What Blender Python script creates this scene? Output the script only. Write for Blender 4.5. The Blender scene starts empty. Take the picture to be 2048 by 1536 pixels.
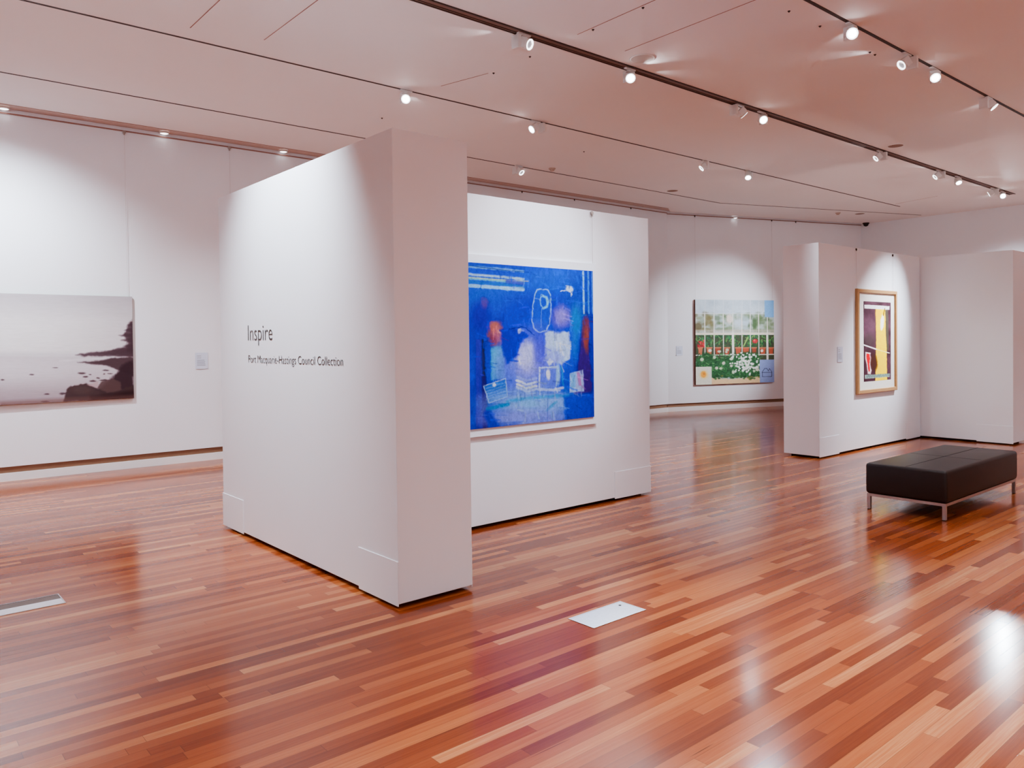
import bpy, bmesh, math, random
import numpy as np
from mathutils import Vector, Matrix

random.seed(7)
RNG = np.random.default_rng(11)
SC = bpy.context.scene
COL = SC.collection
PI = math.pi
ZC = 4.37                      # ceiling height


# ------------------------------------------------------------------ helpers
def lin(c):
    return tuple(((v / 255) / 12.92) if v / 255 <= 0.04045 else (((v / 255) + 0.055) / 1.055) ** 2.4 for v in c)


def link(o, parent=None):
    COL.objects.link(o)
    if parent is not None:
        o.parent = parent
    return o


def mesh_obj(name, bm, mat, parent=None, smooth=False):
    me = bpy.data.meshes.new(name)
    bmesh.ops.recalc_face_normals(bm, faces=bm.faces)
    bm.to_mesh(me)
    bm.free()
    if smooth:
        for p in me.polygons:
            p.use_smooth = True
    if mat is not None:
        me.materials.append(mat)
    return link(bpy.data.objects.new(name, me), parent)


def empty(name, loc):
    o = bpy.data.objects.new(name, None)
    o.empty_display_size = 0.1
    o.location = loc
    return link(o)


def tag(o, label, cat, group=None):
    o["label"] = label
    o["category"] = cat
    if group:
        o["group"] = group
    return o


def struct(o, label=None):
    o["kind"] = "structure"
    if label:
        o["label"] = label
    return o


def box(bm, x0, x1, y0, y1, z0, z1, mat=None, bevel=0.0, seg=2):
    vs = [bm.verts.new(Vector(p)) for p in
          ((x0, y0, z0), (x1, y0, z0), (x1, y1, z0), (x0, y1, z0), (x0, y0, z1), (x1, y0, z1), (x1, y1, z1), (x0, y1, z1))]
    fs = [bm.faces.new([vs[i] for i in f]) for f in
          ((3, 2, 1, 0), (4, 5, 6, 7), (0, 1, 5, 4), (1, 2, 6, 5), (2, 3, 7, 6), (3, 0, 4, 7))]
    if bevel > 0:
        es = {e for f in fs for e in f.edges}
        r = bmesh.ops.bevel(bm, geom=list(es), offset=bevel, segments=seg, affect='EDGES', profile=0.5)
        vs = list({v for f in r['faces'] for v in f.verts} | {v for v in vs if v.is_valid})
    if mat is not None:
        bmesh.ops.transform(bm, matrix=mat, verts=[v for v in vs if v.is_valid])
    return vs


def lathe(bm, prof, seg=32, mat=None):
    """Surface of revolution about local z, prof = [(r, z), ...]."""
    rings = []
    new = []
    for r, z in prof:
        if r < 1e-6:
            v = bm.verts.new((0, 0, z)); rings.append([v]); new.append(v)
        else:
            ring = [bm.verts.new((r * math.cos(2 * PI * i / seg), r * math.sin(2 * PI * i / seg), z)) for i in range(seg)]
            rings.append(ring); new += ring
    for a, b in zip(rings[:-1], rings[1:]):
        for i in range(seg):
            j = (i + 1) % seg
            if len(a) == 1 and len(b) == 1:
                continue
            if len(a) == 1:
                bm.faces.new((a[0], b[i], b[j]))
            elif len(b) == 1:
                bm.faces.new((a[i], a[j], b[0]))
            else:
                bm.faces.new((a[i], a[j], b[j], b[i]))
    if mat is not None:
        bmesh.ops.transform(bm, matrix=mat, verts=new)
    return new


def one_box(name, b, mat, parent=None, bevel=0.0, seg=2, m=None):
    bm = bmesh.new()
    box(bm, *b, mat=m, bevel=bevel, seg=seg)
    return mesh_obj(name, bm, mat, parent)


def prism(name, pts, z0, z1, mat, parent=None):
    bm = bmesh.new()
    a = [bm.verts.new((x, y, z0)) for x, y in pts]
    b = [bm.verts.new((x, y, z1)) for x, y in pts]
    bm.faces.new(a[::-1]); bm.faces.new(b)
    n = len(pts)
    for i in range(n):
        bm.faces.new((a[i], a[(i + 1) % n], b[(i + 1) % n], b[i]))
    return mesh_obj(name, bm, mat, parent)


def aim(d):
    """Rotation whose local +z points along d."""
    return Vector(d).normalized().to_track_quat('Z', 'Y').to_matrix().to_4x4()


# ------------------------------------------------------------------ materials
class NT:
    def __init__(self, name):
        self.m = bpy.data.materials.new(name)
        self.m.use_nodes = True
        self.t = self.m.node_tree
        self.b = next(n for n in self.t.nodes if n.type == 'BSDF_PRINCIPLED')

    def n(self, typ, **kw):
        nd = self.t.nodes.new(typ)
        for k, v in kw.items():
            setattr(nd, k, v)
        return nd

    def l(self, a, b):
        self.t.links.new(a, b)

    def math(self, op, a, b=None, clamp=False):
        nd = self.n('ShaderNodeMath', operation=op, use_clamp=clamp)
        for i, v in enumerate((a, b)):
            if v is None:
                continue
            if isinstance(v, (int, float)):
                nd.inputs[i].default_value = v
            else:
                self.l(v, nd.inputs[i])
        return nd.outputs[0]


def paint(name, col, rough=0.7, bump=0.03, scale=260, var=0.02, spec=0.35):
    k = NT(name)
    tc = k.n('ShaderNodeTexCoord')
    nz = k.n('ShaderNodeTexNoise'); nz.inputs['Scale'].default_value = scale; nz.inputs['Detail'].default_value = 3
    k.l(tc.outputs['Object'], nz.inputs['Vector'])
    n2 = k.n('ShaderNodeTexNoise'); n2.inputs['Scale'].default_value = 1.3; n2.inputs['Detail'].default_value = 2
    k.l(tc.outputs['Object'], n2.inputs['Vector'])
    mx = k.n('ShaderNodeMix', data_type='RGBA')
    c = Vector(col)
    mx.inputs[6].default_value = (*(c * (1 - var)), 1)
    mx.inputs[7].default_value = (*(c * (1 + var)), 1)
    k.l(n2.outputs['Fac'], mx.inputs[0])
    k.l(mx.outputs[2], k.b.inputs['Base Color'])
    bp = k.n('ShaderNodeBump'); bp.inputs['Strength'].default_value = bump; bp.inputs['Distance'].default_value = 0.002
    k.l(nz.outputs['Fac'], bp.inputs['Height'])
    k.l(bp.outputs['Normal'], k.b.inputs['Normal'])
    k.b.inputs['Roughness'].default_value = rough
    k.b.inputs['Specular IOR Level'].default_value = spec
    return k.m


def plain(name, col, rough=0.5, metal=0.0, spec=0.5, emit=None, strength=0.0, vary=0.06):
    k = NT(name)
    tc = k.n('ShaderNodeTexCoord')
    nz = k.n('ShaderNodeTexNoise'); nz.inputs['Scale'].default_value = 35; nz.inputs['Detail'].default_value = 2
    k.l(tc.outputs['Object'], nz.inputs['Vector'])
    mx = k.n('ShaderNodeMix', data_type='RGBA')
    c = Vector(col)
    mx.inputs[6].default_value = (*(c * (1 - vary)), 1)
    mx.inputs[7].default_value = (*(c * (1 + vary)), 1)
    k.l(nz.outputs['Fac'], mx.inputs[0])
    k.l(mx.outputs[2], k.b.inputs['Base Color'])
    k.b.inputs['Roughness'].default_value = rough
    k.b.inputs['Metallic'].default_value = metal
    k.b.inputs['Specular IOR Level'].default_value = spec
    if emit is not None:
        k.b.inputs['Emission Color'].default_value = (*emit, 1)
        k.b.inputs['Emission Strength'].default_value = strength
    return k.m


def wood_floor():
    k = NT('polished_strip_timber')
    W = 0.0615
    tc = k.n('ShaderNodeTexCoord')
    sep = k.n('ShaderNodeSeparateXYZ'); k.l(tc.outputs['Object'], sep.inputs[0])
    x, y = sep.outputs[0], sep.outputs[1]
    v = k.math('DIVIDE', k.math('ADD', y, 40.02), W)
    row = k.math('FLOOR', v)
    fy = k.math('FRACT', v)
    wn = k.n('ShaderNodeTexWhiteNoise', noise_dimensions='1D'); k.l(row, wn.inputs['W'])
    r1 = wn.outputs['Value']
    wn2 = k.n('ShaderNodeTexWhiteNoise', noise_dimensions='1D'); k.l(k.math('ADD', row, 513.7), wn2.inputs['W'])
    L = k.math('ADD', k.math('MULTIPLY', wn2.outputs['Value'], 1.3), 0.75)
    u = k.math('DIVIDE', k.math('ADD', k.math('ADD', x, 50.0), k.math('MULTIPLY', r1, 7.3)), L)
    pl = k.math('FLOOR', u)
    fx = k.math('MULTIPLY', k.math('FRACT', u), L)
    cmb = k.n('ShaderNodeCombineXYZ'); k.l(row, cmb.inputs[0]); k.l(pl, cmb.inputs[1])
    wn3 = k.n('ShaderNodeTexWhiteNoise', noise_dimensions='2D'); k.l(cmb.outputs[0], wn3.inputs['Vector'])
    rnd = wn3.outputs['Value']
    # long grain, shifted on every board
    off = k.n('ShaderNodeCombineXYZ')
    k.l(k.math('MULTIPLY', x, 1.1), off.inputs[0]); k.l(k.math('MULTIPLY', y, 46.0), off.inputs[1]); k.l(k.math('MULTIPLY', rnd, 91.0), off.inputs[2])
    g = k.n('ShaderNodeTexNoise'); g.inputs['Scale'].default_value = 1.6; g.inputs['Detail'].default_value = 5; g.inputs['Roughness'].default_value = 0.62
    k.l(off.outputs[0], g.inputs['Vector'])
    # fine pore streaks
    off2 = k.n('ShaderNodeCombineXYZ')
    k.l(k.math('MULTIPLY', x, 6.0), off2.inputs[0]); k.l(k.math('MULTIPLY', y, 260.0), off2.inputs[1]); k.l(k.math('MULTIPLY', rnd, 37.0), off2.inputs[2])
    g2 = k.n('ShaderNodeTexNoise'); g2.inputs['Scale'].default_value = 1.0; g2.inputs['Detail'].default_value = 3
    k.l(off2.outputs[0], g2.inputs['Vector'])
    t = k.math('ADD', k.math('MULTIPLY', rnd, 0.86), k.math('MULTIPLY', k.math('SUBTRACT', g.outputs['Fac'], 0.5), 0.42))
    t = k.math('ADD', t, k.math('MULTIPLY', k.math('SUBTRACT', g2.outputs['Fac'], 0.5), 0.22))
    t = k.math('ADD', t, 0.07, clamp=True)
    cr = k.n('ShaderNodeValToRGB'); k.l(t, cr.inputs['Fac'])
    el = cr.color_ramp.elements
    stops = FLOOR_STOPS
    el[0].position = stops[0][0]; el[0].color = (*stops[0][1], 1)
    el[1].position = stops[-1][0]; el[1].color = (*stops[-1][1], 1)
    for p, c in stops[1:-1]:
        e = el.new(p); e.color = (*c, 1)
    # gum veins: rare dark slivers along the board
    off3 = k.n('ShaderNodeCombineXYZ')
    k.l(k.math('MULTIPLY', x, 2.2), off3.inputs[0]); k.l(k.math('MULTIPLY', y, 55.0), off3.inputs[1]); k.l(k.math('MULTIPLY', rnd, 13.0), off3.inputs[2])
    g3 = k.n('ShaderNodeTexNoise'); g3.inputs['Scale'].default_value = 1.0; g3.inputs['Detail'].default_value = 1
    k.l(off3.outputs[0], g3.inputs['Vector'])
    vein = k.n('ShaderNodeMapRange'); vein.inputs[1].default_value = 0.77; vein.inputs[2].default_value = 0.82
    k.l(g3.outputs['Fac'], vein.inputs[0])
    # joints
    e1 = k.math('LESS_THAN', k.math('MINIMUM', fy, k.math('SUBTRACT', 1.0, fy)), 0.016)
    e2 = k.math('LESS_THAN', k.math('MINIMUM', fx, k.math('SUBTRACT', L, fx)), 0.0012)
    edge = k.math('MULTIPLY', k.math('MAXIMUM', e1, e2), 0.5)
    dark = k.math('MAXIMUM', edge, k.math('MULTIPLY', vein.outputs[0], 0.75))
    mx = k.n('ShaderNodeMix', data_type='RGBA')
    k.l(dark, mx.inputs[0]); k.l(cr.outputs['Color'], mx.inputs[6]); mx.inputs[7].default_value = (0.045, 0.016, 0.008, 1)
    k.l(mx.outputs[2], k.b.inputs['Base Color'])
    # varnish: slightly uneven gloss
    rn = k.n('ShaderNodeTexNoise'); rn.inputs['Scale'].default_value = 2.5; rn.inputs['Detail'].default_value = 4
    k.l(tc.outputs['Object'], rn.inputs['Vector'])
    rr = k.n('ShaderNodeMapRange'); rr.inputs[3].default_value = 0.13; rr.inputs[4].default_value = 0.19
    k.l(rn.outputs['Fac'], rr.inputs[0]); k.l(rr.outputs[0], k.b.inputs['Roughness'])
    k.b.inputs['Specular IOR Level'].default_value = 0.38
    hb = k.math('ADD', k.math('MULTIPLY', dark, -0.6), k.math('MULTIPLY', rnd, 0.25))
    bp = k.n('ShaderNodeBump'); bp.inputs['Strength'].default_value = 0.05; bp.inputs['Distance'].default_value = 0.002
    k.l(hb, bp.inputs['Height']); k.l(bp.outputs['Normal'], k.b.inputs['Normal'])
    return k.m


FLOOR_STOPS = [(0.0, (0.17, 0.034, 0.0105)), (0.22, (0.25, 0.056, 0.0175)), (0.45, (0.32, 0.079, 0.0255)),
               (0.65, (0.385, 0.107, 0.036)), (0.85, (0.48, 0.162, 0.058)), (1.0, (0.60, 0.27, 0.115))]

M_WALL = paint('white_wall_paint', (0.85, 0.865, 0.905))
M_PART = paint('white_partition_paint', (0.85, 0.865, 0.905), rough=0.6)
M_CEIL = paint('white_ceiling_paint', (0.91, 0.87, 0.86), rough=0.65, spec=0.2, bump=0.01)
M_FLOOR = wood_floor()
M_SLOT = plain('slot_shade_tint', (0.66, 0.53, 0.49), rough=0.8)  # shade of the recess mixed into its colour as darker pink-brown
M_SKIRT = paint('skirting_paint', (0.82, 0.81, 0.80), rough=0.45)
M_GAP = plain('shadow_gap_brown', (0.30, 0.16, 0.095), rough=0.6)  # recess shade and floor bounce put into the colour as brown
M_DARK = plain('dark_gap_and_mount', (0.02, 0.012, 0.01), rough=0.7)
M_TRACK = plain('bronze_track', (0.20, 0.105, 0.08), rough=0.5)
M_TRACKD = plain('dark_track_slot', (0.045, 0.018, 0.012), rough=0.6)
M_SEAM = plain('ceiling_seam', (0.36, 0.20, 0.165), rough=0.8)
M_WHITE = plain('white_lamp_enamel', (0.82, 0.81, 0.80), rough=0.35, vary=0.02)
M_LENS_ON = plain('lit_lens', (1, 1, 1), rough=0.3, emit=(0.95, 0.98, 1.0), strength=14.0, vary=0.0)
M_LENS_OFF = plain('shaded_lens', (0.36, 0.34, 0.35), rough=0.3, emit=(0.9, 0.92, 1.0), strength=0.12)
M_RING_GLOW = plain('bezel_glow', (0.9, 0.9, 0.9), rough=0.3, emit=(0.95, 0.98, 1.0), strength=1.6, vary=0.0)  # bezel made to glow in place of light caught from the lens
M_STEEL = plain('brushed_steel', (0.62, 0.60, 0.60), rough=0.38, metal=1.0)
M_CHROME = plain('satin_chrome', (0.55, 0.50, 0.48), rough=0.35, metal=0.9)
M_LEATHER = plain('dark_brown_leather', (0.021, 0.0125, 0.0105), rough=0.42, vary=0.15)
M_SEAMD = plain('dark_stitch', (0.006, 0.005, 0.005), rough=0.7)
M_BLACK = plain('black_plastic', (0.012, 0.011, 0.011), rough=0.3)
M_TEXT = plain('dark_vinyl_lettering', (0.05, 0.038, 0.034), rough=0.5)
M_CARD = plain('caption_card', (0.68, 0.73, 0.85), rough=0.6, vary=0.01)
M_INK = plain('faded_print', (0.36, 0.38, 0.45), rough=0.7)
M_WIRE = plain('hanging_wire', (0.62, 0.57, 0.57), rough=0.4, metal=0.3)
M_HOOK = plain('dark_hook', (0.05, 0.03, 0.025), rough=0.45, metal=0.4)
M_HOOKW = plain('pale_hook', (0.42, 0.36, 0.33), rough=0.4, metal=0.4)
M_OAK = plain('honey_oak_frame', (0.52, 0.30, 0.135), rough=0.4)
M_MAT = plain('cream_mat_board', (0.84, 0.82, 0.76), rough=0.8, vary=0.01)
M_CANVASW = plain('white_float_mount', (0.84, 0.87, 0.92), rough=0.6, vary=0.01)
M_EDGEB = plain('brown_canvas_edge', (0.16, 0.055, 0.035), rough=0.7)
M_EDGEG = plain('green_grey_canvas_edge', (0.16, 0.24, 0.11), rough=0.7)
M_EDGEBL = plain('blue_canvas_edge', (0.02, 0.03, 0.25), rough=0.7)
M_SPK = paint('speaker_grille', (0.60, 0.54, 0.51), rough=0.7, bump=0.3, scale=500)
M_DET = plain('beige_detector', (0.55, 0.42, 0.36), rough=0.5)
M_GALV = plain('galvanised_lid', (0.60, 0.61, 0.66), rough=0.36, metal=0.85, vary=0.12)
M_GLOW = plain('recessed_bulb', (1, 1, 1), emit=(1, 1, 1), strength=1.5, vary=0.0)


# ------------------------------------------------------------------ painted pictures (vertex colours painted by formula)
def homography(src, dst):
    A = []
    for (x, y), (u, v) in zip(src, dst):
        A.append([x, y, 1, 0, 0, 0, -u * x, -u * y, -u]); A.append([0, 0, 0, x, y, 1, -v * x, -v * y, -v])
    _, _, Vt = np.linalg.svd(np.array(A, float))
    return Vt[-1].reshape(3, 3)


def vnoise(X, Y, sx, sy, seed, octv=3):
    out = np.zeros_like(X); amp = 1.0; tot = 0
    rg = np.random.default_rng(seed)
    for o in range(octv):
        T = rg.random((64, 64))
        gx, gy = X / sx * 2 ** o, Y / sy * 2 ** o
        ix, iy = np.floor(gx).astype(int), np.floor(gy).astype(int)
        fx, fy = gx - ix, gy - iy
        fx = fx * fx * (3 - 2 * fx); fy = fy * fy * (3 - 2 * fy)
        a = T[ix % 64, iy % 64]; b = T[(ix + 1) % 64, iy % 64]; c = T[ix % 64, (iy + 1) % 64]; d = T[(ix + 1) % 64, (iy + 1) % 64]
        out += amp * ((a * (1 - fx) + b * fx) * (1 - fy) + (c * (1 - fx) + d * fx) * fy)
        tot += amp; amp *= 0.55
    return out / tot - 0.5


class Art:
    """A canvas painted in the coordinates of a sketch (X right, Y down); colours 0-255."""
    def __init__(self, nx, ny, src, uv):
        H = homography(uv, src)
        u, v = np.meshgrid((np.arange(nx)) / (nx - 1), (np.arange(ny)) / (ny - 1))
        w = H[2, 0] * u + H[2, 1] * v + H[2, 2]
        self.X = (H[0, 0] * u + H[0, 1] * v + H[0, 2]) / w
        self.Y = (H[1, 0] * u + H[1, 1] * v + H[1, 2]) / w
        self.nx, self.ny = nx, ny
        self.C = np.zeros((ny, nx, 3))
        self.s = 1

    def cut(self, x0, x1, y0, y1, m):
        """Rows and columns of the canvas that a stroke inside the given bounds can touch."""
        k = (self.X > x0 - m) & (self.X < x1 + m) & (self.Y > y0 - m) & (self.Y < y1 + m)
        r, c = np.flatnonzero(k.any(1)), np.flatnonzero(k.any(0))
        if len(r) == 0:
            return None
        return slice(r[0], r[-1] + 1), slice(c[0], c[-1] + 1)

    def wob(self, k, amp, sc=30):
        X, Y = self.X[k], self.Y[k]
        if not amp:
            return X, Y
        self.s += 2
        return X + amp * 2 * vnoise(X, Y, sc, sc, self.s), Y + amp * 2 * vnoise(X, Y, sc, sc, self.s + 1)

    def put(self, a, col, streak=0.0, sx=40, sy=8, k=(slice(None), slice(None))):
        a = np.clip(a, 0, 1)
        if streak:
            self.s += 1
            a = a * np.clip(1 - streak + 2.2 * streak * (vnoise(self.X[k], self.Y[k], sx, sy, self.s) + 0.5), 0, 1)
        a = a[..., None]
        self.C[k] = self.C[k] * (1 - a) + np.array(col, float) * a

    def fill(self, col):
        self.C[:] = col

    def ell(self, cx, cy, rx, ry, col, soft=0.3, al=1.0, rot=0, wob=0, streak=0.0, sx=40, sy=8):
        R = max(rx, ry) * (1 + soft / 2)
        k = self.cut(cx - R, cx + R, cy - R, cy + R, wob + 6)
        if k is None:
            return
        X, Y = self.wob(k, wob)
        c, s = math.cos(math.radians(rot)), math.sin(math.radians(rot))
        dx, dy = X - cx, Y - cy
        d = np.sqrt(((dx * c + dy * s) / rx) ** 2 + ((-dx * s + dy * c) / ry) ** 2)
        self.put(al * np.clip((1 + soft / 2 - d) / max(soft, 1e-3), 0, 1), col, streak, sx, sy, k)

    def poly(self, pts, col, soft=4.0, al=1.0, wob=0, streak=0.0, sx=40, sy=8):
        xs, ys = [p[0] for p in pts], [p[1] for p in pts]
        k = self.cut(min(xs), max(xs), min(ys), max(ys), wob + soft + 6)
        if k is None:
            return
        X, Y = self.wob(k, wob)
        ins = np.zeros(X.shape, bool); dm = np.full(X.shape, 1e9)
        n = len(pts)
        for i in range(n):
            (x0, y0), (x1, y1) = pts[i], pts[(i + 1) % n]
            if y0 != y1:
                ins ^= ((Y < y0) != (Y < y1)) & (X < (x1 - x0) * (Y - y0) / (y1 - y0) + x0)
            L2 = (x1 - x0) ** 2 + (y1 - y0) ** 2 + 1e-9
            t = np.clip(((X - x0) * (x1 - x0) + (Y - y0) * (y1 - y0)) / L2, 0, 1)
            dm = np.minimum(dm, np.hypot(X - x0 - t * (x1 - x0), Y - y0 - t * (y1 - y0)))
        sd = np.where(ins, dm, -dm)
        self.put(al * np.clip(0.5 + sd / soft, 0, 1), col, streak, sx, sy, k)

    def line(self, pts, w, col, soft=3.0, al=1.0, wob=0, streak=0.0, sx=30, sy=30):
        xs, ys = [p[0] for p in pts], [p[1] for p in pts]
        k = self.cut(min(xs), max(xs), min(ys), max(ys), wob + soft + w / 2 + 6)
        if k is None:
            return
        X, Y = self.wob(k, wob, 18)
        dm = np.full(X.shape, 1e9)
        for (x0, y0), (x1, y1) in zip(pts[:-1], pts[1:]):
            L2 = (x1 - x0) ** 2 + (y1 - y0) ** 2 + 1e-9
            t = np.clip(((X - x0) * (x1 - x0) + (Y - y0) * (y1 - y0)) / L2, 0, 1)
            dm = np.minimum(dm, np.hypot(X - x0 - t * (x1 - x0), Y - y0 - t * (y1 - y0)))
        self.put(al * np.clip((w / 2 + soft / 2 - dm) / soft, 0, 1), col, streak, sx, sy, k)

    def grain(self, amp, sx, sy):
        self.s += 1
        self.C = np.clip(self.C * (1 + amp * 2 * vnoise(self.X, self.Y, sx, sy, self.s))[..., None], 0, 255)

    def build(self, name, mat, p00, pu, pv, parent):
        """p00 upper left corner; pu, pv vectors to the right and down."""
        nx, ny = self.nx, self.ny
        u, v = np.meshgrid(np.arange(nx) / (nx - 1), np.arange(ny) / (ny - 1))
        P = np.array(p00)[None, None] + u[..., None] * np.array(pu) + v[..., None] * np.array(pv)
        me = bpy.data.meshes.new(name)
        i = np.arange(nx * ny).reshape(ny, nx)
        q = np.stack([i[1:, :-1], i[1:, 1:], i[:-1, 1:], i[:-1, :-1]], -1).reshape(-1, 4)
        me.vertices.add(nx * ny); me.vertices.foreach_set('co', P.reshape(-1).astype(np.float32))
        me.loops.add(q.size); me.loops.foreach_set('vertex_index', q.reshape(-1).astype(np.int32))
        me.polygons.add(len(q)); me.polygons.foreach_set('loop_start', np.arange(0, q.size, 4, dtype=np.int32))
        me.update(calc_edges=True); me.validate()
        c = np.clip(self.C, 0, 255) / 255
        c = np.where(c <= 0.04045, c / 12.92, ((c + 0.055) / 1.055) ** 2.4)
        at = me.color_attributes.new('paint', 'FLOAT_COLOR', 'POINT')
        at.data.foreach_set('color', np.concatenate([c, np.ones((ny, nx, 1))], -1).reshape(-1).astype(np.float32))
        me.materials.append(mat)
        return link(bpy.data.objects.new(name, me), parent)


def art_mat(name, gain, rough=0.55, spec=0.3, sat=1.0):
    k = NT(name)
    a = k.n('ShaderNodeAttribute', attribute_name='paint')
    h = k.n('ShaderNodeHueSaturation'); h.inputs['Value'].default_value = gain; h.inputs['Saturation'].default_value = sat
    k.l(a.outputs['Color'], h.inputs['Color']); k.l(h.outputs[0], k.b.inputs['Base Color'])
    k.b.inputs['Roughness'].default_value = rough
    k.b.inputs['Specular IOR Level'].default_value = spec
    return k.m


def blue_abstract():
    a = Art(330, 310, [(147, 157), (1035, 232), (1040, 1295), (157, 1388)], [(0.085, 0), (1, 0), (1, 1), (0.085, 1)])
    a.fill((22, 56, 206))
    n = vnoise(a.X, a.Y, 260, 220, 91); a.C += n[..., None] * np.array([40, 60, 70])
    a.ell(300, 420, 260, 150, (24, 92, 205), 1.0, 0.7, streak=.4)
    a.ell(720, 300, 300, 120, (52, 110, 226), 1.0, 0.7, streak=.5, sx=14, sy=60)
    a.ell(560, 560, 320, 170, (24, 42, 200), 0.9, 0.7, streak=.4)
    a.ell(930, 420, 120, 180, (14, 66, 190), 0.8, 0.8)
    a.ell(200, 560, 80, 120, (52, 40, 170), 0.8, 0.8)
    # stripes at the upper left
    for y0, y1, c in ((168, 215, (40, 74, 190)), (190, 250, (120, 175, 225)), (222, 262, (20, 70, 205)), (246, 285, (178, 210, 225)), (275, 310, (120, 190, 205)), (302, 326, (45, 110, 200)), (328, 358, (165, 205, 235))):
        a.line([(40, y0 - 9), (330, y0 + 17), (520, y0 + 38)], 20, c, 10, .9, wob=5, streak=.3, sx=120, sy=10)
    a.line([(50, 170), (420, 222), (560, 235)], 6, (20, 40, 110), 6, .7, wob=4)
    a.line([(50, 260), (400, 292), (560, 300)], 7, (205, 205, 160), 5, .8, wob=4, streak=.5)
    a.line([(50, 322), (330, 345), (518, 358)], 26, (150, 200, 240), 8, .9, wob=4, streak=.2, sx=60, sy=8)
    a.line([(400, 300), (515, 318)], 26, (70, 70, 190), 12, .8, wob=4)
    # upright stripes at the right
    for x, c, w in ((964, (150, 200, 240), 14), (984, (20, 60, 190), 10), (1000, (90, 150, 230), 12), (1016, (20, 50, 180), 10), (1028, (100, 150, 225), 8)):
        a.line([(x, 236), (x + 2, 420), (x + 4, 540)], w, c, 5, .95, wob=2)
    a.line([(1020, 540), (1026, 900), (1034, 1290)], 16, (16, 40, 170), 8, .9)
    # pale blue loop and ring
    a.poly([(610, 370), (720, 360), (728, 540), (700, 660), (640, 680), (590, 640), (584, 520)], (54, 96, 216), 20, .6)
    a.line([(625, 362), (700, 362), (722, 400), (726, 520), (712, 620), (690, 662), (640, 676), (598, 650), (584, 590), (590, 480), (606, 400), (625, 362)], 9, (150, 196, 245), 6, .95, wob=5)
    a.line([(655, 405), (690, 420), (702, 455), (694, 490), (670, 500)], 18, (125, 200, 238), 8, 1, wob=3)
    a.line([(655, 405), (644, 440), (650, 480), (670, 500)], 9, (110, 175, 235), 6, 1, wob=3)
    a.line([(655, 500), (650, 640)], 5, (120, 165, 235), 4, .8, wob=3)
    # violet cloud
    a.ell(805, 560, 75, 95, (124, 112, 214), 0.7, .9, wob=14, streak=.4, sx=20, sy=20)
    a.ell(800, 560, 40, 50, (150, 138, 222), .8, .8, wob=10)
    # pale running figure
    a.ell(862, 360, 30, 22, (215, 230, 250), .5, 1, wob=10, rot=20)
    a.line([(800, 375), (840, 372), (870, 385), (880, 404)], 8, (200, 220, 248), 4, .95, wob=5)
    a.line([(835, 335), (885, 345), (880, 400)], 5, (170, 200, 245), 4, .8, wob=5)
    # orange red figure at left
    a.ell(312, 680, 60, 95, (140, 78, 100), .5, .95, wob=22)
    a.ell(305, 640, 36, 45, (186, 108, 100), .6, .9, wob=16)
    a.ell(325, 700, 34, 46, (176, 92, 104), .6, .9, wob=16)
    a.ell(295, 735, 30, 36, (130, 50, 70), .7, .8, wob=12)
    a.line([(330, 660), (365, 690), (402, 710)], 10, (238, 160, 140), 6, .9, wob=6)
    a.ell(230, 450, 28, 40, (110, 70, 150), .8, .7, wob=12)
    # teal column, dark stroke and small crate
    a.poly([(275, 785), (362, 770), (388, 1010), (275, 1030)], (70, 172, 215), 14, .95, wob=8, streak=.3, sx=20, sy=60)
    a.ell(320, 880, 34, 90, (95, 195, 225), .8, .6)
    a.line([(214, 735), (222, 1000)], 24, (22, 32, 70), 10, .9, wob=5)
    a.poly([(157, 720), (205, 720), (232, 1390), (157, 1390)], (72, 64, 176), 20, .85, streak=.3, sx=10, sy=80)
    a.poly([(205, 1000), (240, 1000), (255, 1390), (215, 1390)], (40, 24, 110), 14, .9)
    a.ell(560, 900, 240, 270, (138, 140, 242), .9, .75, streak=.4, sx=24, sy=40)
    a.ell(450, 1000, 130, 170, (112, 132, 240), .9, .7, streak=.4, sx=20, sy=40)
    # right bottle
    a.poly([(955, 590), (1000, 570), (1010, 850), (1030, 1130), (890, 1130), (930, 850)], (62, 30, 120), 18, .95, wob=8)
    a.ell(980, 660, 30, 110, (118, 58, 84), .6, .9, wob=10)
    a.ell(985, 730, 16, 90, (160, 84, 66), .7, .8, wob=8)
    a.ell(912, 590, 40, 120, (40, 140, 205), .8, .75, streak=.4, sx=14, sy=40)
    a.ell(900, 760, 28, 110, (46, 120, 210), .8, .7, streak=.4, sx=14, sy=40)
    # white clouds in the middle
    a.ell(555, 880, 95, 130, (160, 166, 246), .7, .95, wob=26, streak=.3, sx=14, sy=30)
    a.ell(540, 840, 60, 95, (194, 202, 252), .7, .9, wob=20, streak=.5, sx=10, sy=24)
    a.ell(640, 820, 45, 120, (84, 84, 220), .8, .6)
    a.poly([(350, 660), (440, 640), (560, 690), (490, 760), (480, 840), (400, 905), (370, 820)], (20, 32, 190), 22, .9, wob=16)
    a.line([(410, 660), (450, 640), (535, 640), (600, 700)], 6, (14, 20, 110), 5, .7, wob=9)
    a.ell(490, 665, 16, 20, (190, 205, 240), .5, .8, wob=10)
    a.poly([(680, 680), (720, 668), (780, 680), (860, 670), (875, 780), (860, 870), (800, 910), (690, 870)], (186, 212, 252), 16, .98, wob=12, streak=.3, sx=12, sy=26)
    a.ell(770, 740, 70, 55, (190, 214, 250), .7, .75, wob=14, streak=.4, sx=10, sy=24)
    a.ell(745, 860, 60, 60, (140, 150, 240), .7, .6, wob=14)
    a.poly([(715, 868), (742, 890), (712, 925), (692, 892)], (215, 228, 252), 8, .95, wob=4)
    # bright jug and bowl
    a.poly([(636, 935), (770, 925), (760, 1085), (630, 1090)], (108, 128, 236), 14, .9, wob=6)
    a.line([(640, 935), (634, 1085)], 12, (205, 222, 250), 6, .9, wob=4)
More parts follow.
